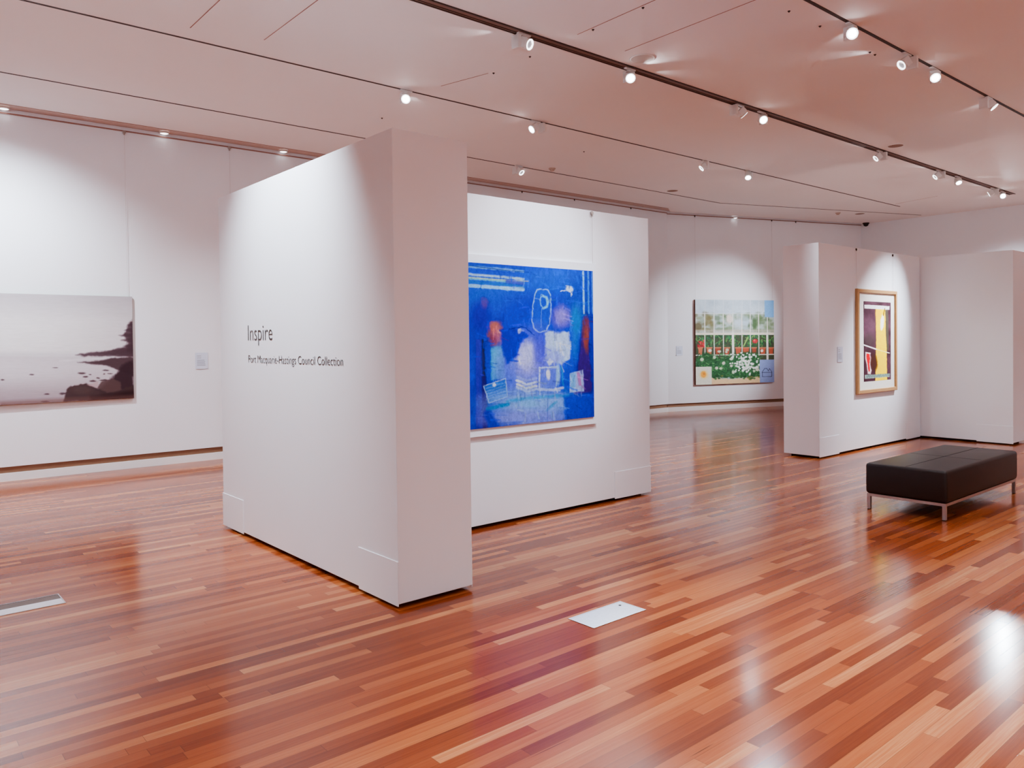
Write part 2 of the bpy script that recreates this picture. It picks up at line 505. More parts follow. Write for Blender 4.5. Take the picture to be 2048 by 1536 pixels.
    a.line([(640, 938), (770, 930)], 12, (190, 210, 250), 6, .9, wob=5)
    a.line([(630, 1096), (740, 1098), (810, 1082)], 20, (205, 215, 252), 8, .9, wob=5)
    a.ell(704, 985, 16, 40, (235, 240, 252), .6, .95, wob=6)
    a.ell(775, 985, 16, 80, (160, 205, 245), .7, .85, wob=6)
    a.line([(800, 925), (812, 1060)], 14, (60, 150, 220), 8, .8, wob=6, streak=.4, sx=8, sy=14)
    for y0, c in ((1020, (150, 170, 245)), (1048, (205, 225, 245)), (1075, (225, 235, 225)), (1100, (200, 215, 240))):
        a.line([(470, y0 - 20), (540, y0 + 12), (615, y0 - 6)], 18, c, 9, .9, wob=7, streak=.25, sx=30, sy=8)
    # crate lower left
    a.poly([(220, 1070), (385, 1015), (398, 1150), (260, 1195)], (64, 120, 220), 8, .95, wob=3)
    a.line([(220, 1070), (385, 1015), (398, 1150), (260, 1195), (220, 1070)], 7, (175, 205, 245), 4, .9, wob=4)
    a.ell(300, 1062, 14, 14, (235, 242, 252), .4, 1)
    for i in range(5):
        a.line([(240, 1090 + i * 20), (390, 1042 + i * 22)], 4, (150, 185, 240), 4, .6, wob=6)
    # label box at lower right
    a.poly([(862, 975), (962, 952), (966, 1110), (860, 1120)], (168, 190, 242), 8, .95, wob=4, streak=.15)
    a.poly([(866, 980), (905, 970), (905, 1080), (866, 1090)], (110, 180, 235), 10, .7)
    a.line([(925, 980), (938, 1058)], 22, (178, 130, 190), 5, 1, wob=2)
    # water-like bands below
    a.ell(600, 1200, 360, 100, (142, 182, 246), .9, .95, streak=.5, sx=80, sy=14)
    a.line([(250, 1240), (400, 1205)], 26, (36, 140, 205), 14, .85, wob=8)
    a.line([(400, 1180), (640, 1150), (850, 1140)], 22, (60, 160, 225), 14, .7, wob=8, streak=.4)
    a.ell(560, 1205, 60, 40, (130, 190, 238), .8, .6, wob=10)
    a.line([(690, 1250), (760, 1185)], 18, (70, 165, 225), 10, .7, wob=8)
    a.ell(540, 1310, 330, 70, (140, 156, 244), .9, .95, streak=.5, sx=90, sy=12)
    a.poly([(820, 1150), (1040, 1120), (1040, 1300), (830, 1315)], (14, 44, 205), 30, .85, wob=8)
    a.line([(250, 1280), (300, 1370)], 60, (30, 44, 190), 30, .8)
    a.line([(700, 1100), (695, 1330)], 3, (50, 60, 190), 3, .5, wob=3)
    rg = random.Random(21)
    for _ in range(420):
        x = rg.uniform(150, 1035); y = rg.uniform(175, 1370)
        i = int(np.argmin((a.X - x) ** 2 + (a.Y - y) ** 2)); c = a.C.reshape(-1, 3)[i]
        f = rg.uniform(.72, 1.42)
        ang = rg.choice((0.05, 0.1, 1.4, 1.5, 1.7, .6)) + rg.uniform(-.25, .25); ln = rg.uniform(18, 80)
        a.line([(x, y), (x + ln * math.cos(ang), y + ln * math.sin(ang))], rg.uniform(4, 11), tuple(min(250, v * f + rg.uniform(-8, 14)) for v in c), 5, .5, wob=4, streak=.3, sx=10, sy=10)
    a.grain(0.10, 12, 30); a.grain(0.10, 5, 6)
    return a


def garden():
    a = Art(260, 260, [(412, 203), (1455, 206), (1448, 1297), (412, 1333)], [(0, 0), (1, 0), (1, 1), (0, 1)])
    rg = random.Random(5)
    a.fill((186, 201, 212))
    n = vnoise(a.X, a.Y, 160, 120, 3)[..., None]; a.C += n * np.array([45, 40, 34])
    # blurred trees behind the panes
    a.poly([(400, 388), (1460, 388), (1460, 650), (400, 650)], (176, 190, 184), 3)
    for _ in range(130):
        x = rg.uniform(412, 1455); y = rg.uniform(400, 640)
        p = rg.random()
        if 650 < x < 1180 and p < .55:
            c = rg.choice([(186, 202, 210), (170, 190, 185), (200, 208, 208)])
        elif x < 660:
            c = rg.choice([(120, 116, 70), (104, 96, 60), (140, 150, 110), (150, 165, 150)])
        else:
            c = rg.choice([(96, 120, 74), (120, 145, 104), (80, 104, 66), (140, 160, 125)])
        a.ell(x, y, rg.uniform(18, 50), rg.uniform(15, 40), c, .8, .6, wob=10)
    a.ell(862, 460, 42, 62, (226, 214, 204), .5, .95, wob=12)
    a.ell(980, 500, 60, 50, (196, 210, 220), .8, .8); a.ell(1080, 480, 45, 60, (180, 200, 212), .8, .7)
    a.ell(450, 560, 50, 60, (96, 84, 50), .6, .8, wob=14)
    a.ell(590, 480, 48, 70, (118, 106, 58), .7, .7, wob=16); a.ell(1190, 520, 30, 70, (74, 104, 62), .7, .75, wob=12)
    a.line([(412, 618), (1455, 612)], 30, (196, 186, 168), 20, .6)
    # dark glasshouse interior with plants and pots
    a.poly([(400, 672), (1460, 668), (1460, 1010), (400, 1010)], (74, 84, 60), 3)
    for _ in range(230):
        x = rg.uniform(412, 1455); y = rg.uniform(680, 850)
        ang = rg.uniform(-1.2, 1.2); ln = rg.uniform(20, 55)
        c = rg.choice([(40, 110, 62), (60, 140, 66), (92, 168, 88), (30, 84, 54), (120, 176, 84), (50, 120, 84)])
        a.line([(x, y), (x + ln * math.sin(ang), y - ln * math.cos(ang))], rg.uniform(6, 14), c, 5, .8)
    a.line([(1045, 820), (1105, 700)], 16, (150, 200, 96), 6, .9)
    for x, w in ((475, 60), (592, 70), (705, 72), (825, 74), (975, 74), (1075, 84), (1185, 60), (1300, 78), (1410, 66)):
        c = rg.choice([(190, 84, 50), (170, 72, 46), (205, 110, 70)])
        a.poly([(x - w / 2, 838), (x + w / 2, 838), (x + w / 3, 935), (x - w / 3, 935)], c, 5, .95, wob=4)
        a.line([(x - w / 2, 842), (x + w / 2, 840)], 16, (214, 130, 90), 6, .8)
    for _ in range(26):
        a.ell(rg.uniform(440, 525), rg.uniform(745, 830), 13, 12, rg.choice([(196, 40, 44), (220, 70, 60), (170, 30, 36)]), .5, .9, wob=5)
    a.ell(1200, 752, 34, 30, (205, 44, 50), .5, .95, wob=8); a.ell(1190, 742, 14, 12, (232, 110, 100), .6, .8)
    # frames of the glasshouse
    white = (232, 230, 222)
    for x in (535, 657, 779, 905, 1025, 1137, 1249, 1365):
        a.line([(x + 8, 205), (x + 2, 390)], 7, (208, 216, 224), 4, .9)
        a.line([(x, 388), (x, 940)], 11, white, 4, .97)
    a.line([(412, 388), (1330, 388)], 8, (214, 220, 222), 5, .9)
    a.line([(412, 658), (1455, 650)], 30, (228, 218, 200), 8, .97)
    a.line([(412, 942), (1455, 928)], 13, (226, 222, 212), 5, .95)
    a.line([(905, 650), (908, 1060)], 30, white, 6, .97); a.line([(1362, 650), (1362, 1010)], 27, white, 6, .97)
    # shrubs in front
    a.poly([(405, 1000), (470, 950), (560, 900), (640, 950), (760, 985), (860, 960), (960, 930), (1080, 900), (1200, 900), (1270, 980), (1270, 1240), (405, 1240)], (44, 92, 52), 30, .95, wob=22)
    for _ in range(420):
        x = rg.uniform(410, 1270); y = rg.uniform(930, 1235)
        ang = rg.uniform(-1.5, 1.5); ln = rg.uniform(14, 42)
        c = rg.choice([(36, 96, 54), (52, 130, 64), (80, 160, 84), (24, 66, 44), (110, 172, 100), (58, 118, 74)])
        a.line([(x, y), (x + ln * math.sin(ang), y - ln * math.cos(ang))], rg.uniform(5, 12), c, 5, .75)
    for _ in range(120):
        x = rg.gauss(1080, 110); y = rg.gauss(1040, 75)
        if 850 < x < 1262 and 900 < y < 1215:
            a.ell(x, y, rg.uniform(9, 19), rg.uniform(8, 16), rg.choice([(240, 240, 238), (226, 230, 226), (214, 220, 210)]), .5, .95, wob=6)
    for x, y in ((495, 1000), (600, 880), (660, 970), (780, 1045), (830, 870), (815, 900), (720, 890), (880, 990), (905, 1165), (1180, 1150), (1225, 1130), (690, 1110), (740, 1115), (880, 1080), (1290, 880)):
        a.ell(x, y, rg.uniform(16, 28), rg.uniform(14, 24), rg.choice([(236, 238, 230), (206, 220, 190), (222, 214, 200)]), .5, .9, wob=9)
    a.poly([(405, 1228), (640, 1240), (860, 1255), (1270, 1225), (1270, 1340), (405, 1340)], (226, 194, 146), 16, .97, wob=10)
    for _ in range(26):
        a.ell(rg.uniform(630, 1260), rg.uniform(1205, 1262), rg.uniform(12, 30), 11, rg.choice([(40, 86, 46), (70, 120, 62), (110, 120, 60)]), .6, .85, wob=8)
    # inset panels
    a.poly([(1330, 190), (1470, 190), (1470, 433), (1330, 430)], (116, 172, 222), 3)
    a.poly([(1257, 1000), (1470, 996), (1470, 1340), (1257, 1340)], (140, 160, 212), 3)
    ink = (34, 36, 60)
    a.line([(1285, 1170), (1322, 1117), (1352, 1117), (1372, 1150), (1388, 1117), (1420, 1168), (1285, 1170)], 5, ink, 3)
    a.line([(1290, 1172), (1290, 1226), (1415, 1224), (1415, 1170)], 5, ink, 3)
    a.poly([(390, 1095), (620, 1092), (620, 1345), (390, 1345)], (218, 220, 204), 3)
    a.ell(518, 1196, 52, 54, (240, 205, 120), .7, .9, wob=8); a.ell(512, 1192, 36, 40, (240, 168, 44), .4, .95, wob=8)
    a.ell(520, 1186, 14, 16, (222, 130, 30), .6, .8)
    a.grain(0.05, 8, 8)
    return a


def tall_print():
    a = Art(100, 270, [(407, 548), (657, 562), (642, 1258), (393, 1278)], [(0, 0), (1, 0), (1, 1), (0, 1)])
    a.fill((78, 50, 60))
    n = vnoise(a.X, a.Y, 40, 60, 9)[..., None]; a.C += n * np.array([60, 46, 52])
    a.ell(455, 790, 60, 120, (108, 76, 92), .9, .5, wob=16, streak=.5, sx=16, sy=24)
    a.ell(450, 900, 50, 60, (74, 62, 60), .9, .6, wob=12)
    a.poly([(395, 1000), (520, 1000), (520, 1290), (385, 1290)], (66, 36, 46), 20, .8)
    a.poly([(606, 620), (630, 620), (628, 1000), (606, 1000)], (82, 84, 66), 10, .7, wob=4)
    a.poly([(518, 600), (606, 612), (606, 900), (610, 960), (606, 1290), (498, 1290), (508, 1060), (516, 900)], (250, 214, 40), 4, 1, wob=3)
    a.ell(540, 660, 24, 60, (250, 196, 40), .8, .6)
    a.poly([(414, 580), (645, 594), (643, 628), (414, 614)], (222, 220, 222), 4, 1, wob=2)
    a.line([(470, 600), (560, 606)], 5, (190, 190, 200), 4, .5, wob=4)
    a.ell(573, 745, 17, 74, (250, 244, 236), .35, 1, rot=6, wob=6)
    a.line([(600, 616), (586, 680)], 8, (104, 78, 30), 4, .95, wob=3)
    a.line([(396, 943), (515, 985)], 11, (238, 234, 234), 3, 1)
    a.line([(515, 985), (632, 1020)], 7, (248, 236, 160), 3, .95)
    a.line([(606, 1012), (634, 1020)], 7, (226, 222, 224), 3, .95)
    fig = [(414, 1010), (462, 1016), (458, 1034), (468, 1070), (456, 1120), (466, 1180), (456, 1212), (432, 1205), (424, 1130), (411, 1070)]
    a.poly(fig, (240, 214, 214), 8, 1, wob=4)
    a.poly([(424, 1022), (452, 1026), (458, 1070), (446, 1120), (452, 1180), (440, 1190), (432, 1130), (420, 1066)], (206, 34, 46), 6, 1, wob=4)
    a.ell(490, 1105, 32, 76, (70, 38, 30), .5, .95, wob=5)
    a.poly([(405, 1216), (634, 1204), (632, 1234), (405, 1250)], (150, 172, 164), 4, .95, wob=3)
    for i in range(14):
        x = 415 + i * 15.5
        a.line([(x, 1244 - i), (x + 8, 1216 - i), (x + 14, 1240 - i)], 4, (60, 84, 84), 3, .85, wob=3)
    a.grain(0.05, 7, 10)
    return a


def coast():
    a = Art(300, 190, [(0, 110), (950, 127), (957, 857), (0, 910)], [(0.338, 0), (1, 0), (1, 1), (0.338, 1)])
    X, Y = a.X, a.Y
    a.fill((196, 190, 196))
    a.ell(180, 430, 900, 360, (244, 241, 242), 1.6, 1.0)
    a.poly([(-700, 80), (1000, 80), (1000, 200), (-700, 160)], (176, 168, 176), 220, .55)
    # sea
    sea = np.clip((Y - 552) / 14, 0, 1)
    a.put(sea, (214, 207, 212))
    t = np.clip((Y - 640) / 280, 0, 1)
    a.put(sea * t * .9, (168, 150, 158))
    a.ell(120, 660, 560, 90, (226, 220, 226), 1.3, .7)
    a.line([(-600, 548), (300, 546), (560, 548)], 26, (206, 204, 210), 30, .5)
    a.line([(420, 590), (700, 572), (840, 564)], 10, (232, 228, 232), 10, .7)
    d1, d2 = (92, 72, 80), (62, 40, 48)
    a.poly([(535, 545), (640, 528), (760, 515), (880, 490), (960, 470), (960, 560), (760, 556), (600, 558)], d1, 14, .95, wob=6)
    for y0, x0 in ((330, 915), (368, 890), (405, 850), (440, 862), (480, 880), (515, 770), (535, 690)):
        a.poly([(x0, y0), (960, y0 - 26), (960, y0 + 22)], (84, 62, 70), 12, .85, wob=7)
    a.poly([(930, 300), (960, 290), (960, 520), (905, 520), (915, 440), (890, 400)], (78, 56, 64), 16, .85, wob=14)
    a.poly([(550, 600), (700, 588), (820, 566), (960, 560), (960, 700), (860, 660), (760, 625), (640, 612)], (82, 60, 66), 12, .95, wob=7)
    a.poly([(770, 880), (680, 800), (790, 720), (840, 670), (900, 600), (960, 590), (960, 870)], d2, 24, .97, wob=14)
    a.poly([(465, 800), (500, 772), (610, 750), (700, 790), (860, 800), (960, 760), (960, 880), (500, 880), (440, 890)], (74, 54, 56), 10, .95, wob=8)
    a.poly([(690, 780), (720, 735), (800, 722), (860, 740), (870, 800), (760, 820)], (98, 74, 74), 12, .9, wob=8)
    a.poly([(615, 760), (660, 745), (705, 735), (690, 785)], (196, 168, 170), 8, .9, wob=5)
    a.ell(580, 800, 70, 30, (92, 74, 72), .8, .6)
    a.poly([(640, 850), (960, 800), (960, 880), (640, 880)], (46, 22, 28), 30, .8)
    for x, y, rx, ry in ((578, 678, 27, 8), (605, 705, 20, 6), (640, 690, 10, 4), (698, 712, 13, 5), (658, 735, 24, 6), (755, 658, 24, 5), (742, 684, 8, 4), (785, 680, 20, 4), (740, 728, 34, 6), (440, 826, 26, 8), (320, 830, 20, 5), (215, 690, 18, 5), (385, 640, 20, 3), (310, 884, 28, 5), (5, 730, 14, 5), (-150, 760, 30, 7), (-260, 840, 40, 9)):
        a.ell(x, y, rx, ry, (88, 66, 72), .7, .9, wob=4)
    a.put(np.clip((Y - 846 + (X - 450) * .055) / 26, 0, 1) * .55, (120, 84, 78))
    a.grain(0.025, 60, 5)
    return a


# ------------------------------------------------------------------ the room
X0, X1, Y0 = -7.0, 19.0, -7.0
BEND = (13.70, 10.81)
CORNER = (19.0, 9.03)
WL = 11.00                              # wall line at the far left


def wall_y(x):
    return WL + (BEND[1] - WL) * (x - X0) / (BEND[0] - X0)


bm = bmesh.new(); box(bm, X0 - .3, X1 + .3, Y0 - .3, 12.0, -0.12, 0.0)
struct(mesh_obj('floor', bm, M_FLOOR), 'glossy red brown strip timber floor')

REC = 0.40                               # shadow slot of the ceiling along the back wall
pts = [(X0 - .2, Y0 - .2), (X1 + .2, Y0 - .2), (X1 + .2, CORNER[1] - .12), (CORNER[0] - .2, CORNER[1] - .06), (BEND[0] - .06, BEND[1] - .14), (BEND[0] - .45, wall_y(13.3) - REC), (X0 - .2, wall_y(X0) - REC)]
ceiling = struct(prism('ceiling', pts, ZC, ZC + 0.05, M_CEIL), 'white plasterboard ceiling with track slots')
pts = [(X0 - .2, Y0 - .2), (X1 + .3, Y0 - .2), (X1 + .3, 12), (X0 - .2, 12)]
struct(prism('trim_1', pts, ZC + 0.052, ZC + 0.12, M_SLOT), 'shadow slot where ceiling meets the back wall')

d = Vector((CORNER[0] - BEND[0], CORNER[1] - BEND[1])).normalized(); nb = Vector((d.y, -d.x))      # into the room
GAP0, GAP1, SK = 0.172, 0.172, 0.096


def wall_run(suffix, a, b, n, z0=GAP0):
    a, b = Vector(a), Vector(b)
    t = 0.10
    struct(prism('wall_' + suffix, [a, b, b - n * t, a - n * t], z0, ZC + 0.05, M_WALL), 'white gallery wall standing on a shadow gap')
    rec = n * -0.035
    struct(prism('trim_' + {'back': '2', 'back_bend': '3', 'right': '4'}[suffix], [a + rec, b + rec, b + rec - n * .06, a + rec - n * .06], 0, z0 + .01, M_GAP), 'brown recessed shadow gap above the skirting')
    s0, s1 = n * 0.002, n * -0.034
    struct(prism('baseboard_' + suffix, [a + s0, b + s0, b + s1, a + s1], 0, SK, M_SKIRT), 'narrow white skirting board')


dl = Vector((BEND[0] - X0, BEND[1] - WL)).normalized(); nl = Vector((dl.y, -dl.x))
wall_run('back', (X0, WL), BEND, nl)
wall_run('back_bend', BEND, CORNER, nb)
wall_run('right', CORNER, (CORNER[0], Y0), Vector((-1, 0)), 0.155)
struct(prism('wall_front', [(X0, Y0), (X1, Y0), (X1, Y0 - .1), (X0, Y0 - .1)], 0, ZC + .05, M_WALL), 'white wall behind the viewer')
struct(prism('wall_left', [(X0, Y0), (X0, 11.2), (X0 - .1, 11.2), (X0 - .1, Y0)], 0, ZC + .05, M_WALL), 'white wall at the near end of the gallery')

# picture rail at the head of the back wall
struct(prism('trim_5', [(X0, wall_y(X0) - .012), (BEND[0], BEND[1] - .012), (BEND[0], BEND[1] - .001), (X0, wall_y(X0) - .001)], ZC - .012, ZC + .004, M_SEAM), 'slim picture rail along the head of the back wall')
a, b = Vector(BEND), Vector(CORNER)
struct(prism('trim_6', [a + nb * .012, b + nb * .012, b + nb * .001, a + nb * .001], ZC - .03, ZC - .014, M_SEAM), 'slim picture rail along the head of the angled wall')

xe, ye = BEND[0] - .45, wall_y(13.3) - REC
prism('edge_bead', [(X0 - .1, wall_y(X0) - REC - .006), (xe, ye - .006), (xe, ye + .010), (X0 - .1, wall_y(X0) - REC + .010)], ZC - .002, ZC + .001, M_SEAM, ceiling)

# plasterboard joints of the ceiling (surface lines of the ceiling)
for (xa, ya), (xb, yb) in (((2.32, 7.02), (2.32, 5.4)), ((2.93, 6.88), (2.93, 5.4)), ((5.075, 5.0), (5.05, 3.45)), ((5.72, 5.0), (5.70, 3.45)), ((16.69, 7.2), (16.44, 6.28)), ((4.93, 6.93), (5.08, 6.3))):
    w = 0.004
    prism('seam', [(xa - w, ya), (xa + w, ya), (xb + w, yb), (xb - w, yb)], ZC - 0.0015, ZC + .001, M_SEAM, ceiling)

# ------------------------------------------------------------------ lighting tracks
TY = {'main': 5.285, 'two': 7.285, 'three': 9.30, 'near': 3.31}


def track_run(x0, x1, y, w, name, label, wide=False):
    t = empty(name, ((x0 + x1) / 2, y, ZC))
    def rel(b):
        return (b[0] - t.location.x, b[1] - t.location.x, b[2] - y, b[3] - y, b[4] - ZC, b[5] - ZC)
    one_box('slot', rel((x0, x1, y - w / 2, y + w / 2, ZC - .003, ZC + .004)), M_TRACKD if not wide else M_TRACK, t)
    if wide:
        for s in (-1, 1):
            one_box('rail', rel((x0, x1, y + s * w / 2 - .008, y + s * w / 2 + .008, ZC - .007, ZC + .003)), M_TRACKD, t)
        one_box('rail', rel((x0, x1, y + .012, y + .020, ZC - .006, ZC + .003)), M_TRACKD, t)
    tag(t, label, 'lighting track', 'ceiling lighting tracks')
    return t


track_run(0.5, 17.45, TY['main'], 0.095, 'lighting_track', 'broad double-railed brown lighting track crossing the middle of the ceiling', True)
track_run(-5.0, 17.1, TY['two'], 0.026, 'lighting_track', 'thin straight dark ceiling track above the lettered partition')
track_run(1.0, 18.6, TY['near'], 0.034, 'lighting_track', 'dark ceiling track at the upper right carrying the brightest lamp')
t3 = empty('lighting_track', (4, TY['three'], ZC))
bm = bmesh.new()
w = 0.012
P = [(-9.0, 0.0), (9.6, 0.07), (14.7, -1.80)]
for i in range(2):
    (xa, ya), (xb, yb) = P[i], P[i + 1]
    vs = [bm.verts.new(p) for p in ((xa, ya - w, -.003), (xb, yb - w, -.003), (xb, yb + w, -.003), (xa, ya + w, -.003))]
    ws = [bm.verts.new(p) for p in ((xa, ya - w, .003), (xb, yb - w, .003), (xb, yb + w, .003), (xa, ya + w, .003))]
    bm.faces.new(vs); bm.faces.new(ws[::-1])
    for j in range(4):
        bm.faces.new((vs[j], vs[(j + 1) % 4], ws[(j + 1) % 4], ws[j]))
mesh_obj('slot', bm, M_TRACKD, t3)
tag(t3, 'thin dark ceiling track nearest the back wall, bending with it', 'lighting track', 'ceiling lighting tracks')

# ------------------------------------------------------------------ track spotlights
SPOT_COL = (0.80, 0.90, 1.0)
LIGHTS = []


def spot(loc, d, power, cone, blend, radius=0.035, col=SPOT_COL, name='lamp_beam'):
    l = bpy.data.lights.new(name, 'SPOT')
    l.energy = power; l.spot_size = math.radians(cone); l.spot_blend = blend; l.shadow_soft_size = radius
    l.color = col
    o = bpy.data.objects.new(name, l)
    o.location = loc
    o.rotation_euler = (-Vector(d)).to_track_quat('Z', 'Y').to_euler()
    COL.objects.link(o)
    return o


def track_spotlight(x, y, target, label, lit, power=120, cone=50, blend=0.8, side=1):
    """side: the driver box hangs on the -x (1) or +x (-1) side of the lamp head."""
    root = empty('track_spotlight', (x, y, ZC))
    tag(root, label, 'spotlight', 'white track spotlights')
    dh = (Vector(target) - Vector((x, y, ZC))); dh.z = 0; dh.normalize()
    hc = Vector((0.0, 0.0, -0.098)) + dh * 0.03
    d = (Vector(target) - (Vector((x, y, ZC)) + hc)).normalized()
    one_box('track_adapter', (-.075, .075, -.017, .017, -.018, -.003), M_WHITE, root, .003)
    bx = -side * 0.045 - dh.x * .055; by = -dh.y * .035
    one_box('driver_box', (bx - .020, bx + .020, by - .048, by + .048, -.138, -.019), M_WHITE, root, .004)
    # head: square body with a cylindrical nose, turned on a pivot to the driver box
    R = Matrix.Translation(hc) @ aim(d)
    bm = bmesh.new()
    box(bm, -.046, .046, -.046, .046, -.050, .018, mat=R, bevel=.006)
    lathe(bm, [(.046, .016), (.050, .020), (.050, .036), (.044, .036), (.044, .026), (0, .026)], 28, R)
    head = mesh_obj('lamp_head', bm, M_WHITE, root)
    bm = bmesh.new()
    px = Matrix.Translation(hc) @ (Vector((bx, by, 0)) - Vector((0, 0, 0))).normalized().to_track_quat('-Z', 'Y').to_matrix().to_4x4()
    lathe(bm, [(0, -.075), (.012, -.075), (.012, .045), (0, .045)], 14, px)
    mesh_obj('pivot', bm, M_WHITE, root)
    bm = bmesh.new()
    lathe(bm, [(.049, .0365), (.049, .0395), (.036, .0395), (.034, .030), (.036, .0275), (.049, .0365)], 28, R)
    mesh_obj('bezel', bm, M_RING_GLOW, head, True)
    bm = bmesh.new()
    if lit:
        lathe(bm, [(.0355, .029), (.030, .036), (.020, .041), (0, .043)], 28, R)
    else:
        lathe(bm, [(.0345, .029), (0, .029)], 28, R)
    mesh_obj('lens', bm, M_LENS_ON if lit else M_LENS_OFF, head, True)
    if power > 0:
        spot(Vector((x, y, ZC)) + hc + d * 0.052, d, power, cone, blend)
    return root


# x positions measured along each track (lens height 0.1 m under the ceiling)
M_, T_, N_ = TY['main'], TY['two'], TY['near']
PW = 1.0
track_spotlight(4.68, M_, (5.9, 1.0, 2.2), 'nearest spotlight on the broad track, seen side on with glowing rim', False, 110 * PW, 60, side=1)
track_spotlight(6.12, M_, (2.6, 1.6, 0.1), 'bright round spotlight just below the large round ceiling speaker', True, 760 * PW, 46, 1.0)
track_spotlight(8.08, M_, (11.0, 3.5, 1.0), 'white spotlight turned away showing its angled housing, no lens visible', False, 120 * PW, 55)
track_spotlight(8.55, M_, (4.5, 0.0, 0.0), 'lit spotlight paired just right of the turned-away housing', True, 110 * PW, 60, side=-1)
track_spotlight(11.72, M_, (8.5, 8.0, 1.0), 'small ringed spotlight under the oval speaker on the broad track', False, 90 * PW, 60, side=-1)
track_spotlight(13.88, M_, (10.8, 8.2, 1.0), 'ringed spotlight throwing a streak leftward near the end of the broad track', False, 130 * PW, 52, 1.0, side=-1)
track_spotlight(14.68, M_, (12.5, 3.0, 0.0), 'small lit spotlight third from the far end of the broad track', True, 100 * PW, 60, side=-1)
track_spotlight(16.38, M_, (14.8, 10.3, 1.6), 'dim ringed spotlight beside the dazzling lamp at the track end', False, 820 * PW, 42, 1.0, side=-1)
track_spotlight(16.88, M_, (8.0, 0.2, 0.3), 'dazzling spotlight at the far end of the broad track', True, 140 * PW, 60, side=-1)
track_spotlight(4.71, T_, (1.4, 2.6, 1.0), 'dazzling round spotlight above the lettered partition', True, 130 * PW, 60)
track_spotlight(6.63, T_, (2.4, 7.9, 1.3), 'lit oval spotlight above the narrow end of the lettered partition', True, 110 * PW, 60, side=-1)
track_spotlight(10.18, T_, (7.0, 9.5, 1.0), 'small ringed spotlight on the thin straight track, left of a lit one', False, 120 * PW, 50, 1.0)
track_spotlight(11.36, T_, (8.6, 5.2, 0.0), 'lit dazzling spotlight farthest along the thin straight track', True, 90 * PW, 60, side=-1)
track_spotlight(8.10, TY['three'], (8.6, 5.9, 1.0), 'lone spotlight on the back track above the blue painting wall', False, 110 * PW, 60)
track_spotlight(6.80, N_, (0.6, -0.6, 1.6), 'largest dazzling lamp near the top right of the ceiling', True, 150 * PW, 65)
track_spotlight(7.93, N_, (4.7, 5.2, 1.5), 'ringed spotlight casting a long streak, below the largest dazzling lamp', False, 200 * PW, 44, 1.0, side=-1)
track_spotlight(8.58, N_, (4.6, 0.6, 0.2), 'lit oval spotlight between two ringed ones at the upper right', True, 110 * PW, 60, side=-1)
track_spotlight(10.14, N_, (10.9, 0.6, 1.0), 'ringed spotlight nearest the right edge of the picture', False, 90 * PW, 50, 1.0)

# lamps of the same tracks outside the picture
spot((1.42, M_, 4.25), Vector((2.465, 5.50, 2.25)) - Vector((1.42, M_, 4.25)), 420 * PW, 68, 1.0)
spot((4.75, N_, 4.25), Vector((4.6, 5.2, 1.75)) - Vector((4.75, N_, 4.25)), 230 * PW, 62, 1.0)
spot((0.90, TY['three'], 4.25), Vector((1.35, 11.0, 1.55)) - Vector((0.90, TY['three'], 4.25)), 330 * PW, 105, 1.0)
spot((12.75, N_, 4.25), Vector((11.45, 5.16, 1.45)) - Vector((12.75, N_, 4.25)), 780 * PW, 38, 1.0)

# general fill light: wide spots added without fixtures to raise the ambient light
FILL = 1.0
for x, y, p in ((-4.0, -4.5, 1), (0.5, -4.5, 1), (5.0, -4.5, 1), (9.5, -4.5, 1), (14.0, -4.5, 1), (-4.0, -1.0, 1), (0.3, -1.0, 1), (4.6, -0.8, 1), (9.2, -0.8, 1), (14.0, -0.8, 1), (17.2, 1.0, 1),
                (-4.0, 3.3, 1), (-0.5, 3.3, .9), (4.9, 2.3, .9), (9.4, 2.6, .8), (-3.5, 7.3, 1), (0.2, 8.2, .9), (4.2, 8.8, .9), (7.0, 8.2, 1), (17.8, 5.6, .9)):
    spot((x, y, 4.28), (0.02, 0.01, -1), 165 * FILL * p, 125, 1.0, 0.10, (0.78, 0.89, 1.0), 'fill_beam')


spot((-1.8, -5.5, 3.9), Vector((4.5, 4.0, 1.4)) - Vector((-1.8, -5.5, 3.9)), 260, 95, 1.0, 0.3, (0.80, 0.90, 1.0), 'fill_beam')  # added fill from behind the viewer for the partition end faces

spot((8.0, -5.0, 3.9), Vector((14.0, 4.5, 1.6)) - Vector((8.0, -5.0, 3.9)), 190, 80, 1.0, 0.3, (0.80, 0.90, 1.0), 'fill_beam')  # added unseen fill toward the right-hand partitions
spot((-3.0, 4.5, 3.6), Vector((2.5, 11.0, 3.4)) - Vector((-3.0, 4.5, 3.6)), 190, 80, 1.0, 0.3, (0.84, 0.88, 1.0), 'fill_beam')  # added unseen fill for the upper back wall at left

# upward fill spots added out of view near the floor to brighten the ceiling
UP = 0.135
for x, y, p in ((-3.5, -4.0, 1), (1.0, -5.0, 1), (6.0, -5.0, 1), (11.0, -5.0, 1), (16.0, -4.5, 1), (-3.5, 4.0, .6), (-3.0, 8.0, .6), (4.6, 8.6, .8), (11.3, 7.0, .9), (15.2, 5.6, 1.5), (-1.0, 0.5, .5), (10.5, -1.5, .9), (16.5, 0.5, 1.3)):
    spot((x, y, 0.35), (0.02, 0.01, 1), 300 * UP * p, 165, 1.0, 0.25, (1.0, 0.76, 0.70), 'upward_fill')


# spill of the lamp housings over the ceiling
def spill(x, y, dx, dy, p, cone=40, z=ZC - .085, rise=0.085, reach=0.42):
    v = Vector((dx, dy)).normalized()
    s = Vector((x + v.x * .10, y + v.y * .10, z))
    spot(s, Vector((v.x * reach, v.y * reach, rise)), p, cone, 1.0, .012, (0.93, 0.96, 1.0), 'ceiling_spill')


